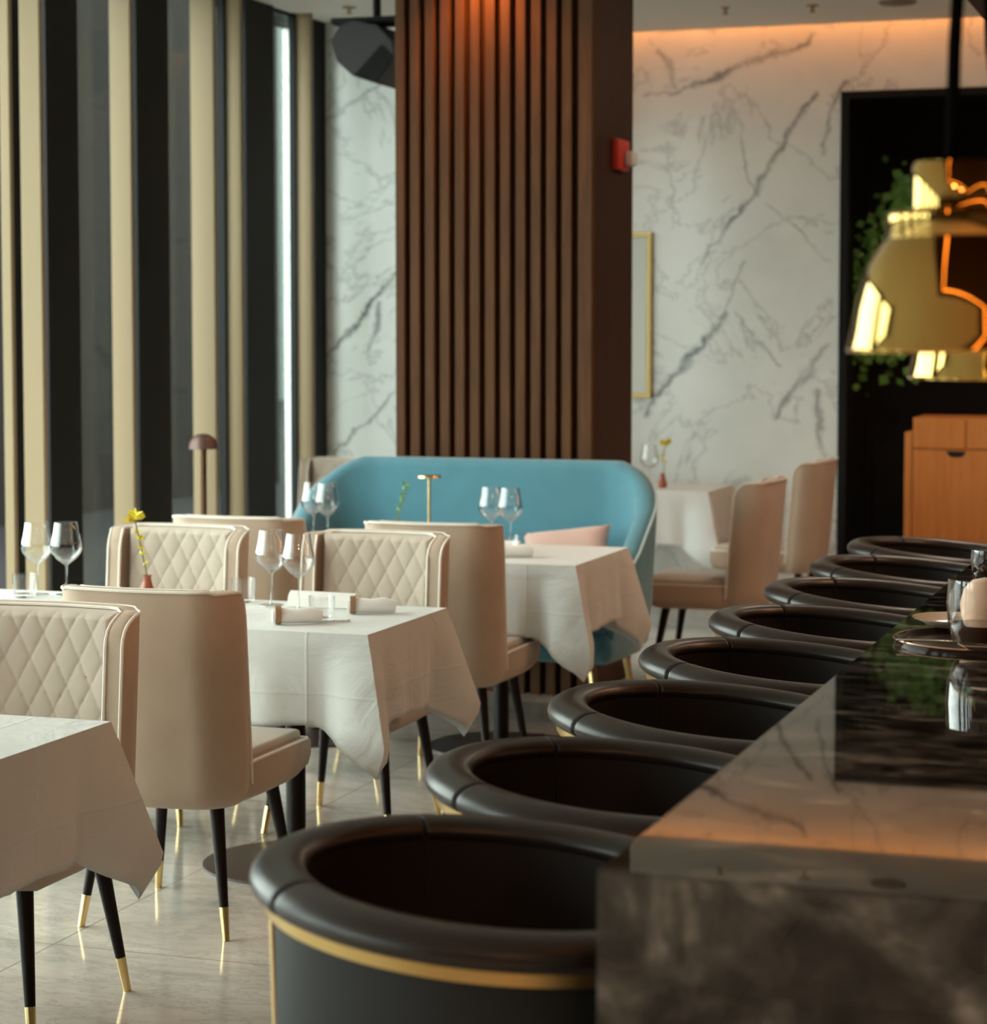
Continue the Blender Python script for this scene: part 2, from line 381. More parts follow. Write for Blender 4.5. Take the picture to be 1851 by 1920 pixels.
# ceiling fittings
def sprinkler(x, y, label, r=.035, disc=False):
    t = thing('ceiling_sprinkler' if not disc else 'ceiling_speaker', label, 'sprinkler' if not disc else 'ceiling speaker', (x, y, CZ))
    if disc: obj('cover', lt([(0, -.012), (r-.01, -.012), (r, 0)], 28, cap=False), mat('grey_cover', (.2, .18, .15), .6), t); return
    obj('escutcheon', lt([(0, -.006), (r, -.006), (r+.005, 0)], 20, cap=False), M['gold'], t)
    obj('head', lt([(.008, -.006), (.008, -.03), (.018, -.033), (.018, -.036), (0, -.036)], 12, cap=False), M['gold'], t)
sprinkler(-4.577, 11.112, 'small brass ceiling sprinkler above the loudspeaker by the windows')
sprinkler(-2.695, 11.771, 'small ceiling sprinkler right of the column, the left of the two', .02)
sprinkler(-2.244, 11.842, 'small ceiling sprinkler over the black opening, the right of the two', .03)
sprinkler(-1.797, 11.85, 'flat round grey disc on the ceiling near the hanging cable', .10, True)

# ------------------------------------------------------------------ quilted dining chair (front faces local -Y)
HW = .255
def plan(s_in, off=0.0, hw=HW, yb=.27, yf=.115, r=.12, n=10):
    """U-shaped plan of the shell, from left wing tip round the back to the right wing tip, inset by off"""
    hw -= off; yb -= off; r = max(.02, r-off); pts = []
    pts += [(-hw+.010, yf), (-hw+.009, yf+.006), (-hw+.007, yf+.016), (-hw+.004, yf+.026)]
    for i in range(n+1): a = PI-(PI/2)*i/n; pts.append((-hw+r+r*math.cos(a), yb-r+r*math.sin(a)))
    for i in range(1, 6): pts.append((-hw+r+(2*hw-2*r)*i/6, yb+.012*math.sin(PI*i/6)))
    for i in range(n+1): a = PI/2-(PI/2)*i/n; pts.append((hw-r+r*math.cos(a), yb-r+r*math.sin(a)))
    pts += [(hw-.004, yf+.026), (hw-.007, yf+.016), (hw-.009, yf+.006), (hw-.010, yf)]
    return pts
def lean(x, y, z): return (x, y+max(0, z-.42)*.085, z)
def make_chair(label):
    t = thing('dining_chair', label, 'chair')
    TOP = .925; BOT = .345; th = .045
    po = plan(0); pi_ = plan(0, th); N = len(po)
    def top(i):
        e = min(i, N-1-i); return TOP-(.055, .036, .022, .012, .004, 0)[min(e, 5)]+(.006 if 9 < i < N-10 else 0)
    rings = []
    for i in range(N):
        (xo, yo), (xi, yi) = po[i], pi_[i]; T = top(i)
        def P(f, z): return lean(xo+(xi-xo)*f, yo+(yi-yo)*f, z)
        def Q(f, z, k): # tucked-in bottom
            q = P(f, z); return (q[0]*k, (q[1]-.05)*k+.05, q[2])
        rings.append([Q(0, BOT, .82), Q(0, BOT+.012, .90), Q(0, BOT+.04, .96), Q(0, BOT+.075, .99), P(0, .46), P(0, .6), P(0, .75), P(0, T-.012), P(.08, T-.003), P(.3, T), P(.7, T), P(.92, T-.003), P(1, T-.012), P(1, .75), P(1, .6), P(1, .46), Q(1, BOT+.045, .97), Q(1, BOT, .88)])
    bm = bmesh.new(); sweep(bm, rings); sh = obj('backrest_shell', bm, M['velvet'], t)
    for src, z_in in ((po, 0), (pi_, 1)):
        pts = []
        i0, i1 = src[0], src[-1]
        ftip = .002
        pts += [lean(i0[0], i0[1]-ftip, z) for z in (.40, .5, .65, .8, TOP-.075)] + [lean(i0[0], i0[1]-ftip+.002, TOP-.060)]
        pts += [lean(src[i][0], src[i][1], top(i)-.004) for i in range(1, N-1)]
        pts += [lean(i1[0], i1[1]-ftip+.002, TOP-.060)]+[lean(i1[0], i1[1]-ftip, z) for z in (TOP-.075, .8, .65, .5, .40)]
        obj('piping', tb(pts, .0042, 6), M['pipe'], sh)
    # quilted inner cushion, a curved padded panel
    bm = bmesh.new(); nx, nz = 104, 120; hx = .195; z0, z1 = .455, .922; du, dv = .068, .124
    grid = []
    for j in range(nz+1):
        row = []
        for i in range(nx+1):
            x = -hx+2*hx*i/nx; z = z0+(z1-z0)*j/nz
            a = x/du+z/dv; b = x/du-z/dv
            q = (abs(math.sin(PI*a))*abs(math.sin(PI*b)))**.2
            ed = min(1, min(hx-abs(x), z1-z)/.016)**.5 if min(hx-abs(x), z1-z) > 0 else 0
            row.append(bm.verts.new(lean(x, .185-.028*ed-.0085*q*ed+.02*(1-(x/hx)**2), z)))
        grid.append(row)
    for j in range(nz):
        for i in range(nx): bm.faces.new((grid[j][i], grid[j][i+1], grid[j+1][i+1], grid[j+1][i]))
    # close the back of the panel
    bk = {}
    per = [grid[0][i] for i in range(nx+1)]+[grid[j][nx] for j in range(1, nz+1)]+[grid[nz][i] for i in range(nx-1, -1, -1)]+[grid[j][0] for j in range(nz-1, 0, -1)]
    pb = [bm.verts.new((v.co.x, v.co.y+.035, v.co.z)) for v in per]
    for i in range(len(per)): bm.faces.new((per[i], pb[i], pb[(i+1) % len(per)], per[(i+1) % len(per)]))
    obj('quilted_cushion', bm, M['quilt'], t, sm=60)
    # seat base and pad
    bm = bmesh.new(); rings = []
    prof = [(-.285, 1), (-.275, 1), (-.2, 1), (0, 1), (.09, .97), (.16, .86), (.22, .76)]
    for y, k in prof:
        hw = .247*k*(.975 if y < -.28 else 1); zb = .345+(.035 if y < -.28 else .018 if y < -.27 else 0); zt = .458-(.006 if y < -.28 else 0)
        rings.append([(-hw+.035, y, zb), (-hw+.008, y, zb+.02), (-hw, y, zb+.05), (-hw, y, zt-.008), (-hw+.01, y, zt), (hw-.01, y, zt), (hw, y, zt-.008), (hw, y, zb+.05), (hw-.008, y, zb+.02), (hw-.035, y, zb)])
    sweep(bm, rings); sb = obj('seat_base', bm, M['velvet'], t, sm=40)
    obj('piping', tb([(-.243, .16, .457), (-.243, -.26, .457), (-.23, -.28, .455), (0, -.286, .455), (.23, -.28, .455), (.243, -.26, .457), (.243, .16, .457)], .004, 6), M['pipe'], sb)
    bm = bmesh.new(); box(bm, -.222, .222, -.268, .19, .452, .482, bev=.013, seg=3)
    obj('seat_cushion', bm, M['quilt'], t, sm=60)
    for sx in (-1, 1):
        for fy, ty in ((-.235, -.175), (.215, .165)):
            a = Vector((sx*.165, ty, .36)); b = Vector((sx*.215, fy, 0)); c_ = a.lerp(b, .76)
            lg = obj('leg', tb([a, c_], [.021, .0125], 14), M['leg'], t)
            obj('brass_tip', tb([c_, b], [.0128, .0095], 14), M['brass'], lg)
    return t
ch = make_chair('beige quilted dining chair nearest the left edge, facing the camera behind the nearest white table')
ch.location = (-2.775, 4.565, 0)
G1 = 'quilted beige dining chairs'
ch['group'] = G1
dup(ch, (-2.742, 5.478, 0), PI, 'beige dining chair with its smooth back to the camera, nearest of those seen from behind')
dup(ch, (-2.745, 6.68, 0), 0, 'beige quilted chair facing the camera across the middle table, right one of its pair')
dup(ch, (-2.735, 7.60, 0), PI, 'beige chair seen from behind at the table before the blue sofa, right one')
dup(ch, (-3.475, 6.69, 0), 0, 'beige quilted chair facing the camera behind the yellow flower, left one of its pair')
dup(ch, (-3.50, 7.62, 0), PI, 'beige chair seen from behind near the windows, its rim below the mushroom lamp')
dup(ch, (-4.50, 10.66, 0), 0, 'beige chair beside the windows, peeking over the left end of the blue sofa')
dup(ch, (-4.20, 11.32, 0), PI, 'beige chair back rim between blue sofa and marble pier, left of the column')
dup(ch, (-2.335, 10.02, 0), -PI/2, 'beige chair in side view facing left, just right of the blue sofa')
dup(ch, (-2.385, 11.62, 0), -PI/2, 'beige chair in side view farthest back, by the marble wall and black opening')

# ------------------------------------------------------------------ tables with white cloths
def make_cloth(hx, hy, z, drop, seed):
    rnd = random.Random(seed); bm = bmesh.new(); per = []
    def side(ax, ay, bx_, by_, nx_, ny_, n):
        L = math.hypot(bx_-ax, by_-ay)
        for i in range(n):
            f = i/n; per.append((ax+(bx_-ax)*f, ay+(by_-ay)*f, nx_, ny_, min(f*L, (1-f)*L)))
    n1, n2 = 56, 30
    side(-hx, -hy, hx, -hy, 0, -1, n1); side(hx, -hy, hx, hy, 1, 0, n2); side(hx, hy, -hx, hy, 0, 1, n1); side(-hx, hy, -hx, -hy, -1, 0, n2)
    rows = 16; rings = []
    ph = [rnd.uniform(0, 6.28) for _ in range(6)]
    for k in range(rows+1):
        f = k/rows; ring = []
        for i, (x, y, nx_, ny_, t) in enumerate(per):
            w = max(0, 1-t/.17); cx, cy = (1 if x > 0 else -1)*.7071, (1 if y > 0 else -1)*.7071
            e = math.exp(-(t/.07)**2); dirx, diry = nx_*(1-e)+cx*e, ny_*(1-e)+cy*e
            q = i/len(per)*2*PI
            wav = .006*math.sin(9*q+ph[0])+.005*math.sin(17*q+ph[1])+.003*math.sin(31*q+ph[2])
            fold = .032*math.exp(-((t-.13)/.04)**2)
            out = f*(.012+wav*1.2-fold)+.105*e*(f/.78 if f < .78 else 1-(f-.78)*2.8*math.exp(-(t/.04)**2))+.004*min(1, f*8)
            dz = (drop+.155*w**1.25+.008*math.sin(5*q+ph[3]))*f
            crease = 0
            ring.append((x+dirx*(out+crease), y+diry*(out+crease), z-.004*(f > 0)-dz*(1-.03*e)))
        rings.append(ring)
    sweep(bm, rings, cap=False); bm.verts.ensure_lookup_table()
    top = [bm.verts[i] for i in range(len(per))]; bm.faces.new(top)
    r2 = [bm.verts.new((v.co.x*.995, v.co.y*.99, v.co.z)) for v in bm.verts[rows*len(per):(rows+1)*len(per)]]
    return bm
def cloth_mat_setup():
    m = M['cloth']; t = NT(m); o = t.obj(); a = t.noise(t.mapping(o, (1, 1, 1.6)), 3.2, 5, .55, 1.2).outputs[0]; sp = t.n('ShaderNodeSeparateXYZ'); t.l(o, sp.inputs[0])
    def line(c, v, w): return t.math('POWER', 2.718, t.math('MULTIPLY', t.math('POWER', t.math('ABSOLUTE', t.math('DIVIDE', t.math('SUBTRACT', c, v), w)), 2.0), -1.0))
    ln = t.math('ADD', t.math('ADD', line(sp.outputs[2], .575, .004), line(t.math('ABSOLUTE', sp.outputs[0]), .60, .004)), line(sp.outputs[1], 0.0, .004))
    t.bump(t.math('ADD', a, t.math('MULTIPLY', ln, .07)), .45, .03)
cloth_mat_setup()
def table(cx, cy, hx, hy, labt, labc, seed, bases=(-.4, .4), dropz=.262):
    t = thing('dining_table', labt, 'table', (cx, cy, 0), 0, 'cloth covered dining tables')
    obj('tabletop', bx(-hx+.006, hx-.006, -hy+.006, hy-.006, .715, .744, bev=.004, seg=1), M['leg'], t, sm=0)
    for b in bases:
        obj('pedestal', lt([(.03, .02), (.03, .715)], 18), M['leg'], t, loc=(b, 0, 0))
        obj('base_disc', lt([(.28, 0), (.28, .008), (.10, .02), (.03, .028), (0, .028)], 40), mat('dark_bronze_disc', (.05, .03, .025), .35), t, loc=(b, 0, 0))
    c_ = obj('tablecloth', make_cloth(hx, hy, .75, dropz, seed), M['cloth'], sm=50); c_.location = (cx, cy, 0)
    so = c_.modifiers.new('thick', 'SOLIDIFY'); so.thickness = .002; so.offset = -1
    tag(c_, labc, 'tablecloth', 'white tablecloths'); return t
table(-3.13, 3.99, .785, .325, 'table under the nearest white cloth at the lower left', 'white tablecloth at the lower left corner of the picture, nearest of all', 1)
table(-3.12, 6.11, .785, .325, 'table under the middle white cloth with glasses, between quilted chairs', 'white tablecloth in the middle of the picture, behind the smooth chair back', 2, (-.4, .42))
table(-3.10, 8.11, .785, .365, 'table under the white cloth directly before the blue sofa', 'white tablecloth on the table directly before the blue sofa', 3, (-.4, .38))
table(-3.46, 11.85, .74, .31, 'farthest table under a white cloth by the marble wall', 'white tablecloth farthest back, by the marble wall right of the column', 4, (0,), .29)

# ------------------------------------------------------------------ glassware and settings
def make_wine(label):
    t = thing('wine_glass', label, 'wine glass', group='wine glasses')
    obj('bowl', lt([(.004, .098), (.012, .103), (.032, .118), (.047, .137), (.0515, .15), (.049, .17), (.042, .20), (.037, .235), (.0355, .2355), (.0405, .20), (.0475, .17), (.05, .15), (.0455, .138), (.031, .120), (.0, .106)], 28, cap=False), M['glass'], t)
    obj('stem', lt([(.0, .0035), (.037, .003), (.038, .001), (.036, 0)][::-1]+[(.008, .006), (.004, .014), (.0033, .05), (.004, .095), (.007, .10)], 20, cap=False), M['stem'], t)
    return t
def make_tumbler(label):
    t = thing('tumbler', label, 'glass', group='water tumblers')
    obj('glass_wall', lt([(.0, .0), (.032, 0), (.035, .004), (.039, .075), (.0375, .075), (.0335, .012), (0, .012)], 26, cap=False), M['glass'], t)
    return t
wg = make_wine('left wine glass of the pair at the left edge of the middle table'); wg.location = (-3.695, 6.32, .7515)
for x, y, lab in ((-3.60, 6.34, 'right wine glass of the pair at the left edge of the middle table'),
                  (-2.862, 6.30, 'left and clearer wine glass on the middle table, before the quilted chair'),
                  (-2.735, 6.22, 'right wine glass on the middle table, beside the white napkin block'),
                  (-2.835, 8.33, 'left wine glass of the pair right of the brass lamp, against the blue sofa'),
                  (-2.75, 8.31, 'right wine glass of the pair right of the brass lamp, near the pink cushion'),
                  (-3.61, 8.36, 'left wine glass of the pair against the left end of the blue sofa'),
                  (-3.535, 8.33, 'right wine glass of the pair against the left end of the blue sofa'),
                  (-3.08, 11.70, 'wine glass on the farthest white table right of the column')):
    dup(wg, (x, y, .7515), 0, lab)
tu = make_tumbler('short tumbler at the far left edge of the middle table'); tu.location = (-3.70, 6.25, .7515)
for x, y, lab in ((-2.985, 6.36, 'short tumbler on the middle table beside the chair back rim'), (-2.565, 6.0, 'short tumbler on the middle table in front of the napkin block'),
                  (-2.66, 8.02, 'short tumbler on the table before the blue sofa')):
    dup(tu, (x, y, .7515), 0, lab)
def napkin_block(x, y, rz, lab, L=.20, g='folded napkins'):
    t = thing('folded_napkin', lab, 'napkin', (x, y, .7515), rz, g)
    bm = bmesh.new(); rings = []
    for k in range(9):
        f = k/8; yy_ = -.03+.06*f; h = .048*math.sin(PI*min(1, max(0, .12+.76*f)))**.5
        rings.append([(-L/2, yy_, 0), (-L/2+.004, yy_, h), (L/2-.004, yy_, h-.004), (L/2, yy_, 0)])
    sweep(bm, rings); obj('napkin_fold', bm, M['napkin'], t, sm=30)
def napkin_roll(x, y, rz, lab):
    t = thing('napkin_roll', lab, 'napkin', (x, y, .7515), rz, 'rolled napkins with wooden rings')
    bm = bmesh.new(); tube(bm, [(-.07, 0, .024), (-.03, 0, .025), (.0, 0, .023), (.04, 0, .025), (.075, 0, .02)], [.020, .023, .021, .024, .018], 14); obj('rolled_cloth', bm, M['napkin'], t)
    obj('ring', tb([(-.062, 0, .027), (-.045, 0, .027)], .027, 18), M['wood_ring'], t)
napkin_block(-2.70, 6.33, R(4), 'long white folded napkin on the middle table in front of the quilted chair', .22)
napkin_roll(-2.615, 5.93, R(28), 'rolled napkin with brown wooden ring on the middle table, near the table corner')
napkin_roll(-2.50, 6.22, R(24), 'rolled napkin with brown ring at the right end of the long folded napkin')
napkin_block(-2.72, 8.12, R(6), 'white folded napkin on the table before the blue sofa', .15)
napkin_roll(-2.62, 7.95, R(20), 'rolled napkin at the near edge of the table before the blue sofa')
# cutlery
def knife(x, y, rz, lab):
    t = thing('table_knife', lab, 'knife', (x, y, .752), rz, 'table knives')
    obj('handle', bx(-.10, 0, -.006, .006, 0, .005, bev=.002), M['leg'], t); obj('blade', bx(0, .10, -.008, .007, .001, .003, bev=.0008, seg=1), M['steel'], t)
knife(-2.58, 5.99, R(26), 'table knife lying beside the rolled napkin on the middle table')

# flower sprigs
def sprig(name, x, y, lab, pts, buds, vase=True, col='yellow', z=.7515):
    t = thing(name, lab, 'flower', (x, y, z))
    if vase: obj('vase', lt([(0, 0), (.022, 0), (.026, .02), (.016, .05), (.012, .07), (.015, .078), (.012, .078), (.0, .06)], 18, cap=False), M['terracotta'], t)
    st = obj('stem', tb(pts, .0022, 6), M['sprig'], t)
    bm = bmesh.new(); rnd = random.Random(hash(len(pts)) % 97+len(buds))
    for f, s_, in buds:
        k = f*(len(pts)-1); i = int(min(k, len(pts)-2)); p_ = Vector(pts[i]).lerp(Vector(pts[i+1]), k-i)
        for q in range(3):
            d_ = Vector((rnd.uniform(-1, 1), rnd.uniform(-1, 1), rnd.uniform(.2, 1))).normalized()
            a_ = p_+d_*s_*1.6; si = d_.cross(Vector((0, 0, 1))).normalized()*s_*.5; n_ = d_.cross(si).normalized()*s_*.18
            v = [bm.verts.new(c_) for c_ in (p_, (p_+a_)/2+si+n_, a_, (p_+a_)/2-si+n_, (p_+a_)/2-n_*2)]
            bm.faces.new((v[0], v[1], v[2], v[3])); bm.faces.new((v[0], v[4], v[1])); bm.faces.new((v[1], v[4], v[2])); bm.faces.new((v[2], v[4], v[3])); bm.faces.new((v[3], v[4], v[0]))
    obj('petals', bm, M[col], t, sm=0)
    return t
sprig('yellow_flower', -3.30, 6.32, 'yellow orchid sprig leaning left from a red-brown vase in front of a quilted chair',
      [(0, 0, .07), (-.006, 0, .10), (-.016, 0, .14), (-.024, 0, .18), (-.034, 0, .22), (-.042, 0, .255)],
      [(.25, .012), (.4, .016), (.5, .012), (.62, .016), (.75, .012), (.95, .03), (1, .03), (1, .026), (.98, .024)])
sprig('green_sprig', -3.235, 8.3, 'green leafy sprig leaning right in front of the blue sofa, left of the brass lamp',
      [(0, 0, .05), (.02, 0, .12), (.035, 0, .18), (.05, 0, .235)], [(.2, .012), (.4, .014), (.5, .012), (.6, .014), (.75, .014), (.9, .014), (1, .016)], True, 'leaf')
sprig('pale_flower', -3.02, 11.75, 'pale yellow flower sprig on the farthest white table by the marble wall',
      [(0, 0, .06), (.01, 0, .12), (.0, 0, .18), (.02, 0, .24)], [(.4, .02), (.6, .02), (.9, .03), (1, .03), (1, .025)])
# lamps on tables
l1 = thing('brass_table_lamp', 'slim brass table lamp with small flat head in front of the blue sofa', 'lamp', (-3.085, 8.3, .7515))
obj('base', lt([(.045, 0), (.045, .012), (.006, .02), (0, .02)], 24), M['brass'], l1)
obj('pole', tb([(0, 0, .02), (0, 0, .27)], .006, 10), M['brass'], l1)
obj('lamp_head', lt([(0, .278), (.045, .276), (.048, .268), (.0, .262)], 24, cap=False), M['brass'], l1)
l2 = thing('mushroom_lamp', 'dark mushroom-shaped lamp with curved shade against the window fins', 'lamp', (-4.145, 8.45, .0))
obj('base', lt([(.14, 0), (.14, .02), (.02, .03), (0, .03)], 28), M['leg'], l2)
obj('pole', tb([(0, 0, .03), (0, 0, 1.14)], .013, 12), mat('aged_bronze', (.10, .055, .03), .35, 1), l2)
bm = bmesh.new(); lathe(bm, [(.062, 1.108), (.058, 1.135), (.045, 1.155), (.025, 1.168), (0, 1.172), (0, 1.166), (.023, 1.162), (.042, 1.15), (.054, 1.13), (.058, 1.108), (.062, 1.108)], 28, cap=False)
obj('lamp_shade', bm, mat('bronze_shade', (.12, .07, .06), .4, .6), l2)

# ------------------------------------------------------------------ blue sofa
so = thing('sofa', 'curved teal blue velvet sofa in front of the slatted column', 'sofa', (-3.135, 8.93, 0))
def sofa_plan(off, n=12):
    hw = .80-off; yb = .33-off; yf = -.38; r = .30-off; pts = [(-hw+.03, yf), (-hw+.005, (yf+yb-r)/2)]
    for i in range(n+1): a = PI-(PI/2)*i/n; pts.append((-hw+r+r*math.cos(a), yb-r+r*math.sin(a)))
    for i in range(1, 10): pts.append((-hw+r+(2*hw-2*r)*i/10, yb))
    for i in range(n+1): a = PI/2-(PI/2)*i/n; pts.append((hw-r+r*math.cos(a), yb-r+r*math.sin(a)))
    return pts+[(hw-.005, (yf+yb-r)/2), (hw-.03, yf)]
po = sofa_plan(0); pi_ = sofa_plan(.09); N = len(po)
def dens(P, q=3):
    out = []
    for i in range(len(P)-1):
        for k in range(q): f = k/q; out.append((P[i][0]+(P[i+1][0]-P[i][0])*f, P[i][1]+(P[i+1][1]-P[i][1])*f))
    return out+[P[-1]]
po = dens(po); pi_ = dens(pi_); N = len(po); rings = []; rim_o = []
for i in range(N):
    y = po[i][1]; f = min(1, max(0, (y+.38)/.69)); T = .60+(1.045-.60)*(f**1.15)*(1.15-.15*f)
    def P(a, z):
        k = 1-.10*max(0, .55-z)/.25*.6
        x_, y_ = po[i][0]+(pi_[i][0]-po[i][0])*a, po[i][1]+(pi_[i][1]-po[i][1])*a
        return (x_*k, y_-.02*max(0, .5-z)/.2, z)
    rings.append([P(.1, .27), P(0, .30), P(0, .45), P(0, T-.04), P(.12, T-.012), P(.35, T), P(.65, T), P(.88, T-.012), P(1, T-.04), P(1, .45), P(1, .30), P(.9, .27)])
    rim_o.append(Vector(P(.04, T-.02)))
bm = bmesh.new(); sweep(bm, rings); bk = obj('backrest', bm, M['blue'], so, sm=60)
obj('piping', tb([Vector(rings[0][2])+Vector((0, -.004, 0))]+[v+Vector((0, -.004 if k == 0 else 0, 0)) for k, v in enumerate(rim_o)]+[Vector(rings[-1][2])+Vector((0, -.004, 0))], .006, 6), fabric('pale_blue_piping', (.42, .58, .62)), bk)
bm = bmesh.new(); box(bm, -.74, .74, -.44, .22, .27, .40, bev=.05, seg=4); obj('seat_base', bm, M['blue'], so, sm=60)
bm = bmesh.new(); box(bm, -.72, .72, -.43, .22, .39, .48, bev=.035, seg=4); obj('seat_cushion', bm, M['blue'], so, sm=60)
for x in (-.62, .62):
    for y in (-.3, .2): obj('leg', tb([(x, y, .29), (x*1.07, y*1.1, 0)], [.02, .011], 12), M['brass'], so)
# cushion on the sofa
def pillow(name, lab, loc, rot, w, h, t_, m):
    bm = bmesh.new(); n = 20; fr = []; bkk = []
    for j in range(n+1):
        a, b = [], []
        for i in range(n+1):
            u, v = 2*i/n-1, 2*j/n-1; pin = 1-.10*(1-abs(u)**2)*(abs(v)**6)-.0
            pin2 = 1-.10*(1-abs(v)**2)*(abs(u)**6); x, z = u*w/2*pin2, v*h/2*pin
            th_ = t_/2*((1-u**4)*(1-v**4))**.6
            a.append(bm.verts.new((x, -th_-.0005, z))); b.append(bm.verts.new((x, th_+.0005, z)))
        fr.append(a); bkk.append(b)
    for j in range(n):
        for i in range(n):
            bm.faces.new((fr[j][i], fr[j][i+1], fr[j+1][i+1], fr[j+1][i])); bm.faces.new((bkk[j][i], bkk[j+1][i], bkk[j+1][i+1], bkk[j][i+1]))
    bmesh.ops.remove_doubles(bm, verts=bm.verts, dist=.002)
    o = obj(name, bm, m, sm=80); o.location = loc; o.rotation_euler = rot; tag(o, lab, 'cushion')
pillow('throw_pillow', 'dusty pink cushion lying on the right part of the blue sofa', (-2.70, 8.90, .62), (R(-38), R(-7), R(6)), .38, .38, .12, M['pink'])

# ------------------------------------------------------------------ bar counter
BZ = .98; BX = -.706; BY = 2.45
b = thing('bar_counter', 'dark grey marble bar counter with a thick waterfall end at lower right', 'bar counter', (BX, BY, 0))
bm = bmesh.new(); L = [(0, 0), (0, BZ), (9.0, BZ), (9.0, BZ-.09), (.12, BZ-.09), (.12, 0)]
sweep(bm, [[(0, y, z) for y, z in L], [(1.5, y, z) for y, z in L]]); bmesh.ops.bevel(bm, geom=bm.edges[:], offset=.003, segments=2, affect='EDGES')
obj('waterfall_countertop', bm, M['bar'], b, sm=30)
obj('front_panel', bx(.32, .40, .12, 8.9, 0, BZ-.09), M['walnut'], b, sm=0)

# ------------------------------------------------------------------ bar stools (open side faces +X)
def make_stool(label):
    t = thing('bar_stool', label, 'bar stool', group='dark leather tub bar stools along the counter')
    RR = .298; a0, a1 = R(42), R(318); n = 92; seams = (R(132), R(228))
    def rim(a, r=RR): return Vector((r*math.cos(a)*1.04, r*math.sin(a), .85-.082*(.31+r*math.cos(a))))
    pts = []; rs = []
    for i in range(n+1):
        a = a0+(a1-a0)*i/n; pts.append(rim(a)); g = sum(math.exp(-((a-s_)/.014)**2) for s_ in seams)
        e = min(i, n-i); rs.append((.037-.006*g)*(1 if e > 2 else (.55, .85, .96)[e]))
    # denser near the seams
    P2, R2 = [], []
    aa = sorted(set([a0+(a1-a0)*i/n for i in range(n+1)]+[s_+d_*.006 for s_ in seams for d_ in range(-5, 6)]))
    for a in aa:
        g = sum(math.exp(-((a-s_)/.012)**2) for s_ in seams); e = min(a-a0, a1-a)
        k = min(1, .5+e/.12) if e < .06 else 1
        P2.append(rim(a)); R2.append((.037-.007*g)*k)
    bm = bmesh.new()
    sweep(bm, [[c_+Vector((math.cos(a), math.sin(a), -.08))*(math.cos(q)*r_*1.1)+Vector((0, 0, math.sin(q)*r_*.68)) for q in [2*PI*k/20 for k in range(20)]] for a, c_, r_ in zip(aa, P2, R2)])
    roll = obj('armrest_roll', bm, M['leather_roll'], t, sm=80)
    for s_ in seams:
        c0 = rim(s_); er = Vector((math.cos(s_), math.sin(s_), -.08)).normalized(); up = Vector((0, 0, 1))
        obj('seam', tb([c0+(er*math.cos(q)*1.1+up*math.sin(q)*.68)*.0335 for q in [2*PI*k/20 for k in range(20)]], .0025, 6, closed=True), M['black'], roll)
    # upholstered tub wall, inner face with seams, outer shell
    def wall(r0, r1, z_top, z_bot, m, name):
        bm = bmesh.new(); rings = []
        for i in range(73):
            a = a0+.03+(a1-a0-.06)*i/72; q = rim(a)
            def pt(r, z): return (r*math.cos(a)*1.04, r*math.sin(a), z)
            rings.append([pt(r0, q.z+z_top), pt(r1, q.z+z_top), pt(r1*.99, .62), pt(r1*.93, z_bot), pt(r0*.93, z_bot), pt(r0*.99, .62)])
        sweep(bm, rings); return obj(name, bm, m, t, sm=40)
    wall(.262, .29, -.005, .48, M['leather'], 'inner_upholstery')
    wall(.291, .305, -.015, .44, M['shell'], 'outer_shell')
    # interior seam
    for s_ in seams:
        q = rim(s_); obj('upholstery_seam', tb([(.2615*math.cos(s_)*1.04, .2615*math.sin(s_), z) for z in (q.z+.0, .7, .62)], .0028, 6), M['black'], t)
    bm = bmesh.new(); rings = []
    for i in range(73):
        a = a0+.02+(a1-a0-.04)*i/72; q = rim(a)
        def pt(r, z): return (r*math.cos(a)*1.04, r*math.sin(a), z)
        rings.append([pt(.310, q.z-.021), pt(.322, q.z-.022), pt(.319, q.z-.040), pt(.304, q.z-.042)])
    sweep(bm, rings); obj('brass_band', bm, M['brass_band'], t, sm=40)
    for a in (R(158), R(202)):
        q = rim(a); obj('brass_strip', tb([(.308*math.cos(a)*1.04, .308*math.sin(a), q.z-.05), (.306*math.cos(a)*1.03, .306*math.sin(a), .62), (.29*math.cos(a)*1.02, .29*math.sin(a), .44)], .0035, 8), M['brass'], t)
    obj('seat_cushion', lt([(0, .50), (.25, .50), (.272, .53), (.272, .575), (.25, .605), (.15, .617), (0, .62)], 40), M['leather'], t)
    obj('seat_base', lt([(0, .44), (.27, .44), (.275, .50), (0, .50)], 40), M['shell'], t)
    for k in range(4):
        a = PI/4+k*PI/2; ca, sa = math.cos(a), math.sin(a)
        lg = obj('leg', tb([(.19*ca, .19*sa, .45), (.245*ca, .245*sa, .09)], [.018, .013], 12), M['leg'], t)
        obj('brass_tip', tb([(.245*ca, .245*sa, .09), (.258*ca, .258*sa, 0)], [.0132, .011], 12), M['brass'], lg)
    obj('footrest', tb([(.232*math.cos(q), .232*math.sin(q), .17) for q in [2*PI*k/40 for k in range(40)]], .008, 8, closed=True), M['brass'], t)
    return t
st = make_stool('dark leather tub bar stool nearest the camera, beside the marble bar end'); st.location = (-.985, 2.93, 0)
ords = ['second', 'third', 'fourth', 'fifth', 'sixth', 'seventh']
for i in range(1, 8):
    lab = 'dark leather tub bar stool, %s in the row from the camera' % ords[i-1] if i < 7 else 'dark leather tub bar stool, farthest in the row, below the oak cabinet'
    dup(st, (-.985, 2.93+.697*i, 0), R((0, 2, -1, 1, 3, 0, -2, 1)[i]), lab)

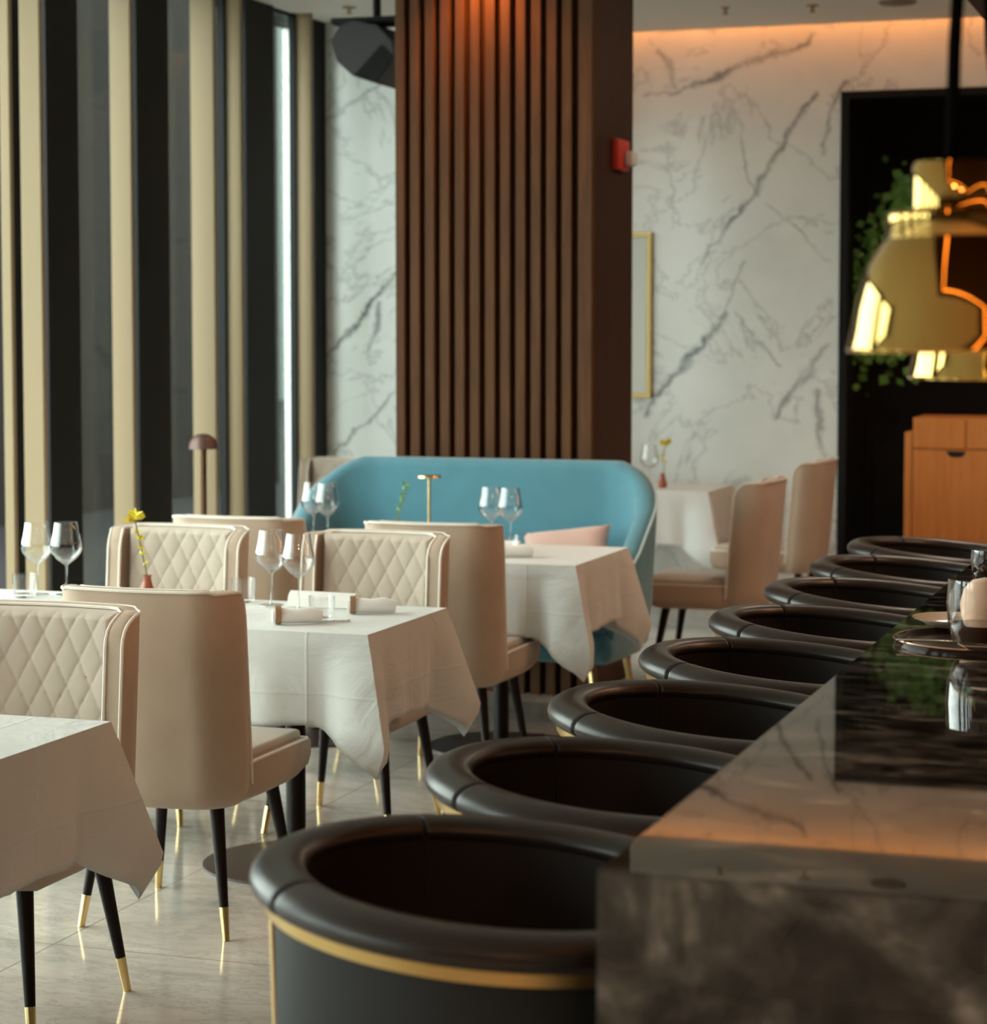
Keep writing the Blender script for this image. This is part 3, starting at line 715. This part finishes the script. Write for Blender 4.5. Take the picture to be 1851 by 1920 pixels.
# ------------------------------------------------------------------ hanging brass heat lamps and the wooden canopy over the bar
cn = thing('bar_canopy', 'dark wooden canopy hanging over the bar at the top right corner', 'canopy', (0, 0, 0))
obj('canopy_panel', bx(-.465, 1.2, 1.6, 6.0, 2.15, 2.30), M['walnut'], cn, sm=0)
bm = bmesh.new()
for q in ((-.35, -.336, 1.72, 5.88), (1.05, 1.064, 1.72, 5.88), (-.336, 1.05, 1.72, 1.734), (-.336, 1.05, 5.866, 5.88)): box(bm, *q, 2.142, 2.1495)
obj('led_strip', bm, emis('canopy_led', (1, .36, .08), 9), cn, sm=0)
for x, y in ((.3, 2.0), (.3, 5.6)): obj('hanging_rod', tb([(x, y, 2.3), (x, y, CZ)], .01, 8), M['dark'], cn)
def make_pendant(label, zb):
    t = thing('heat_lamp', label, 'pendant lamp', group='brass heat lamps over the bar')
    # rim at z=0 of the lamp
    bm = bmesh.new()
    lathe(bm, [(.117, 0), (.1185, .004), (.114, .02), (.109, .05), (.103, .075), (.094, .10), (.082, .12), (.072, .132), (.072, .134), (.074, .137), (.074, .157), (.071, .161), (.050, .163),
               (.0445, .166), (.0445, .214), (.041, .219), (.0, .22), (0, .216), (.039, .212), (.042, .165), (.069, .158), (.07, .134), (.08, .118), (.09, .10), (.10, .073), (.106, .05), (.112, .02), (.114, .0), (.117, 0)], 56, cap=False)
    obj('lamp_shade', bm, M['brass_lamp'], t, sm=35)
    obj('bulb', lt([(0, .05), (.022, .055), (.03, .075), (.024, .10), (.015, .13), (0, .13)], 20, cap=False), M['lensw'], t)
    return t
def cable(parent, top, r=.0078):
    pass
hp = make_pendant('large polished brass heat lamp on a black cable, nearer of the two', 1.575); hp.location = (-.335, 2.63, 1.575)
h2 = dup(hp, (-.335, 3.12, 1.534), 0, 'second brass heat lamp, lower and partly hidden behind the nearer one')
for t, tx in ((hp, .012), (h2, -.02)):
    z1 = 2.15-t.location.z
    obj('cable', tb([(0, 0, .218), (.002, 0, .35), (tx*.6, 0, .45), (tx, 0, z1)], .0078, 10), M['cord'], t)

# ------------------------------------------------------------------ place settings on the bar
tr = thing('round_tray', 'dark round tray with a copper rim on the bar top', 'tray', (-.50, 4.50, BZ))
obj('plate_disc', lt([(0, .002), (.165, .002), (.172, .010), (.174, .010), (.172, 0), (0, 0)], 48, cap=False), mat('dark_lacquer', (.03, .014, .010), .1), tr)
obj('rim', tb([(.174*math.cos(q), .174*math.sin(q), .009) for q in [2*PI*k/48 for k in range(48)]], .0022, 6, closed=True), mat('copper', (.8, .45, .3), .2, 1), tr)
pl = obj('side_plate', lt([(0, .004), (.05, .004), (.085, .016), (.087, .018), (.05, .0), (0, 0)], 40, cap=False), M['china']); pl.location = (-.575, 4.66, BZ+.012)
tag(pl, 'cream side plate on the tray on the bar', 'plate')
fk = thing('fork', 'copper coloured fork handle beside the plate on the bar tray', 'fork', (-.545, 4.40, BZ+.0125), R(2))
obj('handle', bx(-.11, .02, -.006, .006, 0, .004, bev=.0018), M['steel'], fk)
bm = bmesh.new(); box(bm, .02, .04, -.012, .012, .0005, .003)
for q in (-.0105, -.0035, .0035, .0105): box(bm, .04, .085, q-.0015, q+.0015, .0005, .003)
obj('tines', bm, M['steel'], fk, sm=0)
def bar_glass(x, y, lab, s_=1.0):
    t = thing('stemless_glass', lab, 'glass', (x, y, BZ+.0), 0, 'stemless glasses on the bar')
    obj('glass_wall', lt([(0, 0), (.045*s_, 0), (.056*s_, .01*s_), (.066*s_, .045*s_), (.069*s_, .085*s_), (.066*s_, .132*s_), (.0645*s_, .132*s_), (.067*s_, .085*s_), (.064*s_, .046*s_), (.052*s_, .013*s_), (0, .008)], 40, cap=False), M['glass'], t)
    obj('drink', lt([(0, .009), (.052*s_, .014), (.062*s_, .046*s_), (0, .046*s_)], 36, cap=False), M['tea'], t)
    return t
g1 = bar_glass(-.485, 4.36, 'large stemless glass with dark drink at the right edge of the bar'); g1.location.z = BZ+.0115
bar_glass(-.615, 5.62, 'smaller stemless glass further along the bar at the right edge', .6)
nb = obj('peach_napkin', lt([(0, 0), (.035, 0), (.047, .016), (.05, .042), (.042, .072), (.025, .09), (0, .096)], 28), M['peach']); nb.location = (-.512, 4.635, BZ+.021)
tag(nb, 'rounded peach napkin standing behind the large glass on the bar', 'napkin')
pl2 = obj('side_plate', lt([(0, .004), (.05, .004), (.08, .016), (.082, .018), (.05, .0), (0, 0)], 40, cap=False), M['china']); pl2.location = (-.54, 5.30, BZ+.0)
tag(pl2, 'cream plate behind the peach napkin at the right edge of the bar', 'plate')

# ------------------------------------------------------------------ oak cabinet and plants in the recess
cb = thing('oak_cabinet', 'orange oak service cabinet at the right edge in front of the black opening', 'cabinet', (-1.785, 12.2, 0))
obj('side_panel', bx(0, .04, -.005, .45, 0, 1.052, bev=.003, seg=1), M['oak'], cb, sm=0)
obj('body', bx(.042, 1.3, .012, .45, 0, 1.131), M['oak'], cb, sm=0)
obj('drawer', bx(.046, .325, -.01, .012, .965, 1.126, bev=.003, seg=1), M['oak'], cb, sm=0)
obj('drawer', bx(.331, .66, -.01, .012, .965, 1.126, bev=.003, seg=1), M['oak'], cb, sm=0)
dr = obj('door', bx(.046, .56, -.01, .012, .06, .958, bev=.003, seg=1), M['oak'], cb, sm=0)
bm = bmesh.new(); pts = [(.225, .953), (.33, .953), (.318, .93), (.30, .92), (.255, .92), (.237, .93)]
sweep(bm, [[(x, -.013, z) for x, z in pts], [(x, .0, z) for x, z in pts]]); obj('finger_pull', bm, M['black'], dr, sm=0)
def climber(name, lab, x, y, segs, n, seed, spread=.14):
    t = thing(name, lab, 'plant', (x, y, 0)); rnd = random.Random(seed)
    obj('vine', tb([(px, .06, pz) for px, pz in segs], .010, 8), M['leg'], t)
    bm = bmesh.new()
    for k in range(n):
        f = 1+rnd.random()**.8*(len(segs)-2); i = int(f); fx = segs[i][0]+(segs[i+1][0]-segs[i][0])*(f-i); fz = segs[i][1]+(segs[i+1][1]-segs[i][1])*(f-i)
        p_ = Vector((fx+rnd.gauss(0, spread*.5), rnd.uniform(-.05, .08), fz+rnd.gauss(0, spread*.4)))
        d_ = Vector((rnd.uniform(-1, 1), rnd.uniform(-.8, .1), rnd.uniform(-1, .6))).normalized(); s_ = rnd.uniform(.04, .085)
        si = d_.cross(Vector((rnd.uniform(-.3, .3), 1, .2))).normalized()*s_*.42
        v = [bm.verts.new(c_) for c_ in (p_, p_+d_*s_*.5+si, p_+d_*s_, p_+d_*s_*.5-si)]; bm.faces.new(v)
    obj('leaves', bm, M['leaf'], t, sm=0, recalc=False)
climber('climbing_plant', 'green leafy climbing plant in the dark opening left of the brass lamps', -1.95, WY+.3, [(-.14, .0), (-.15, 1.35), (-.13, 1.75), (-.05, 2.05), (.06, 2.25), (.2, 2.42)], 900, 5, .2)
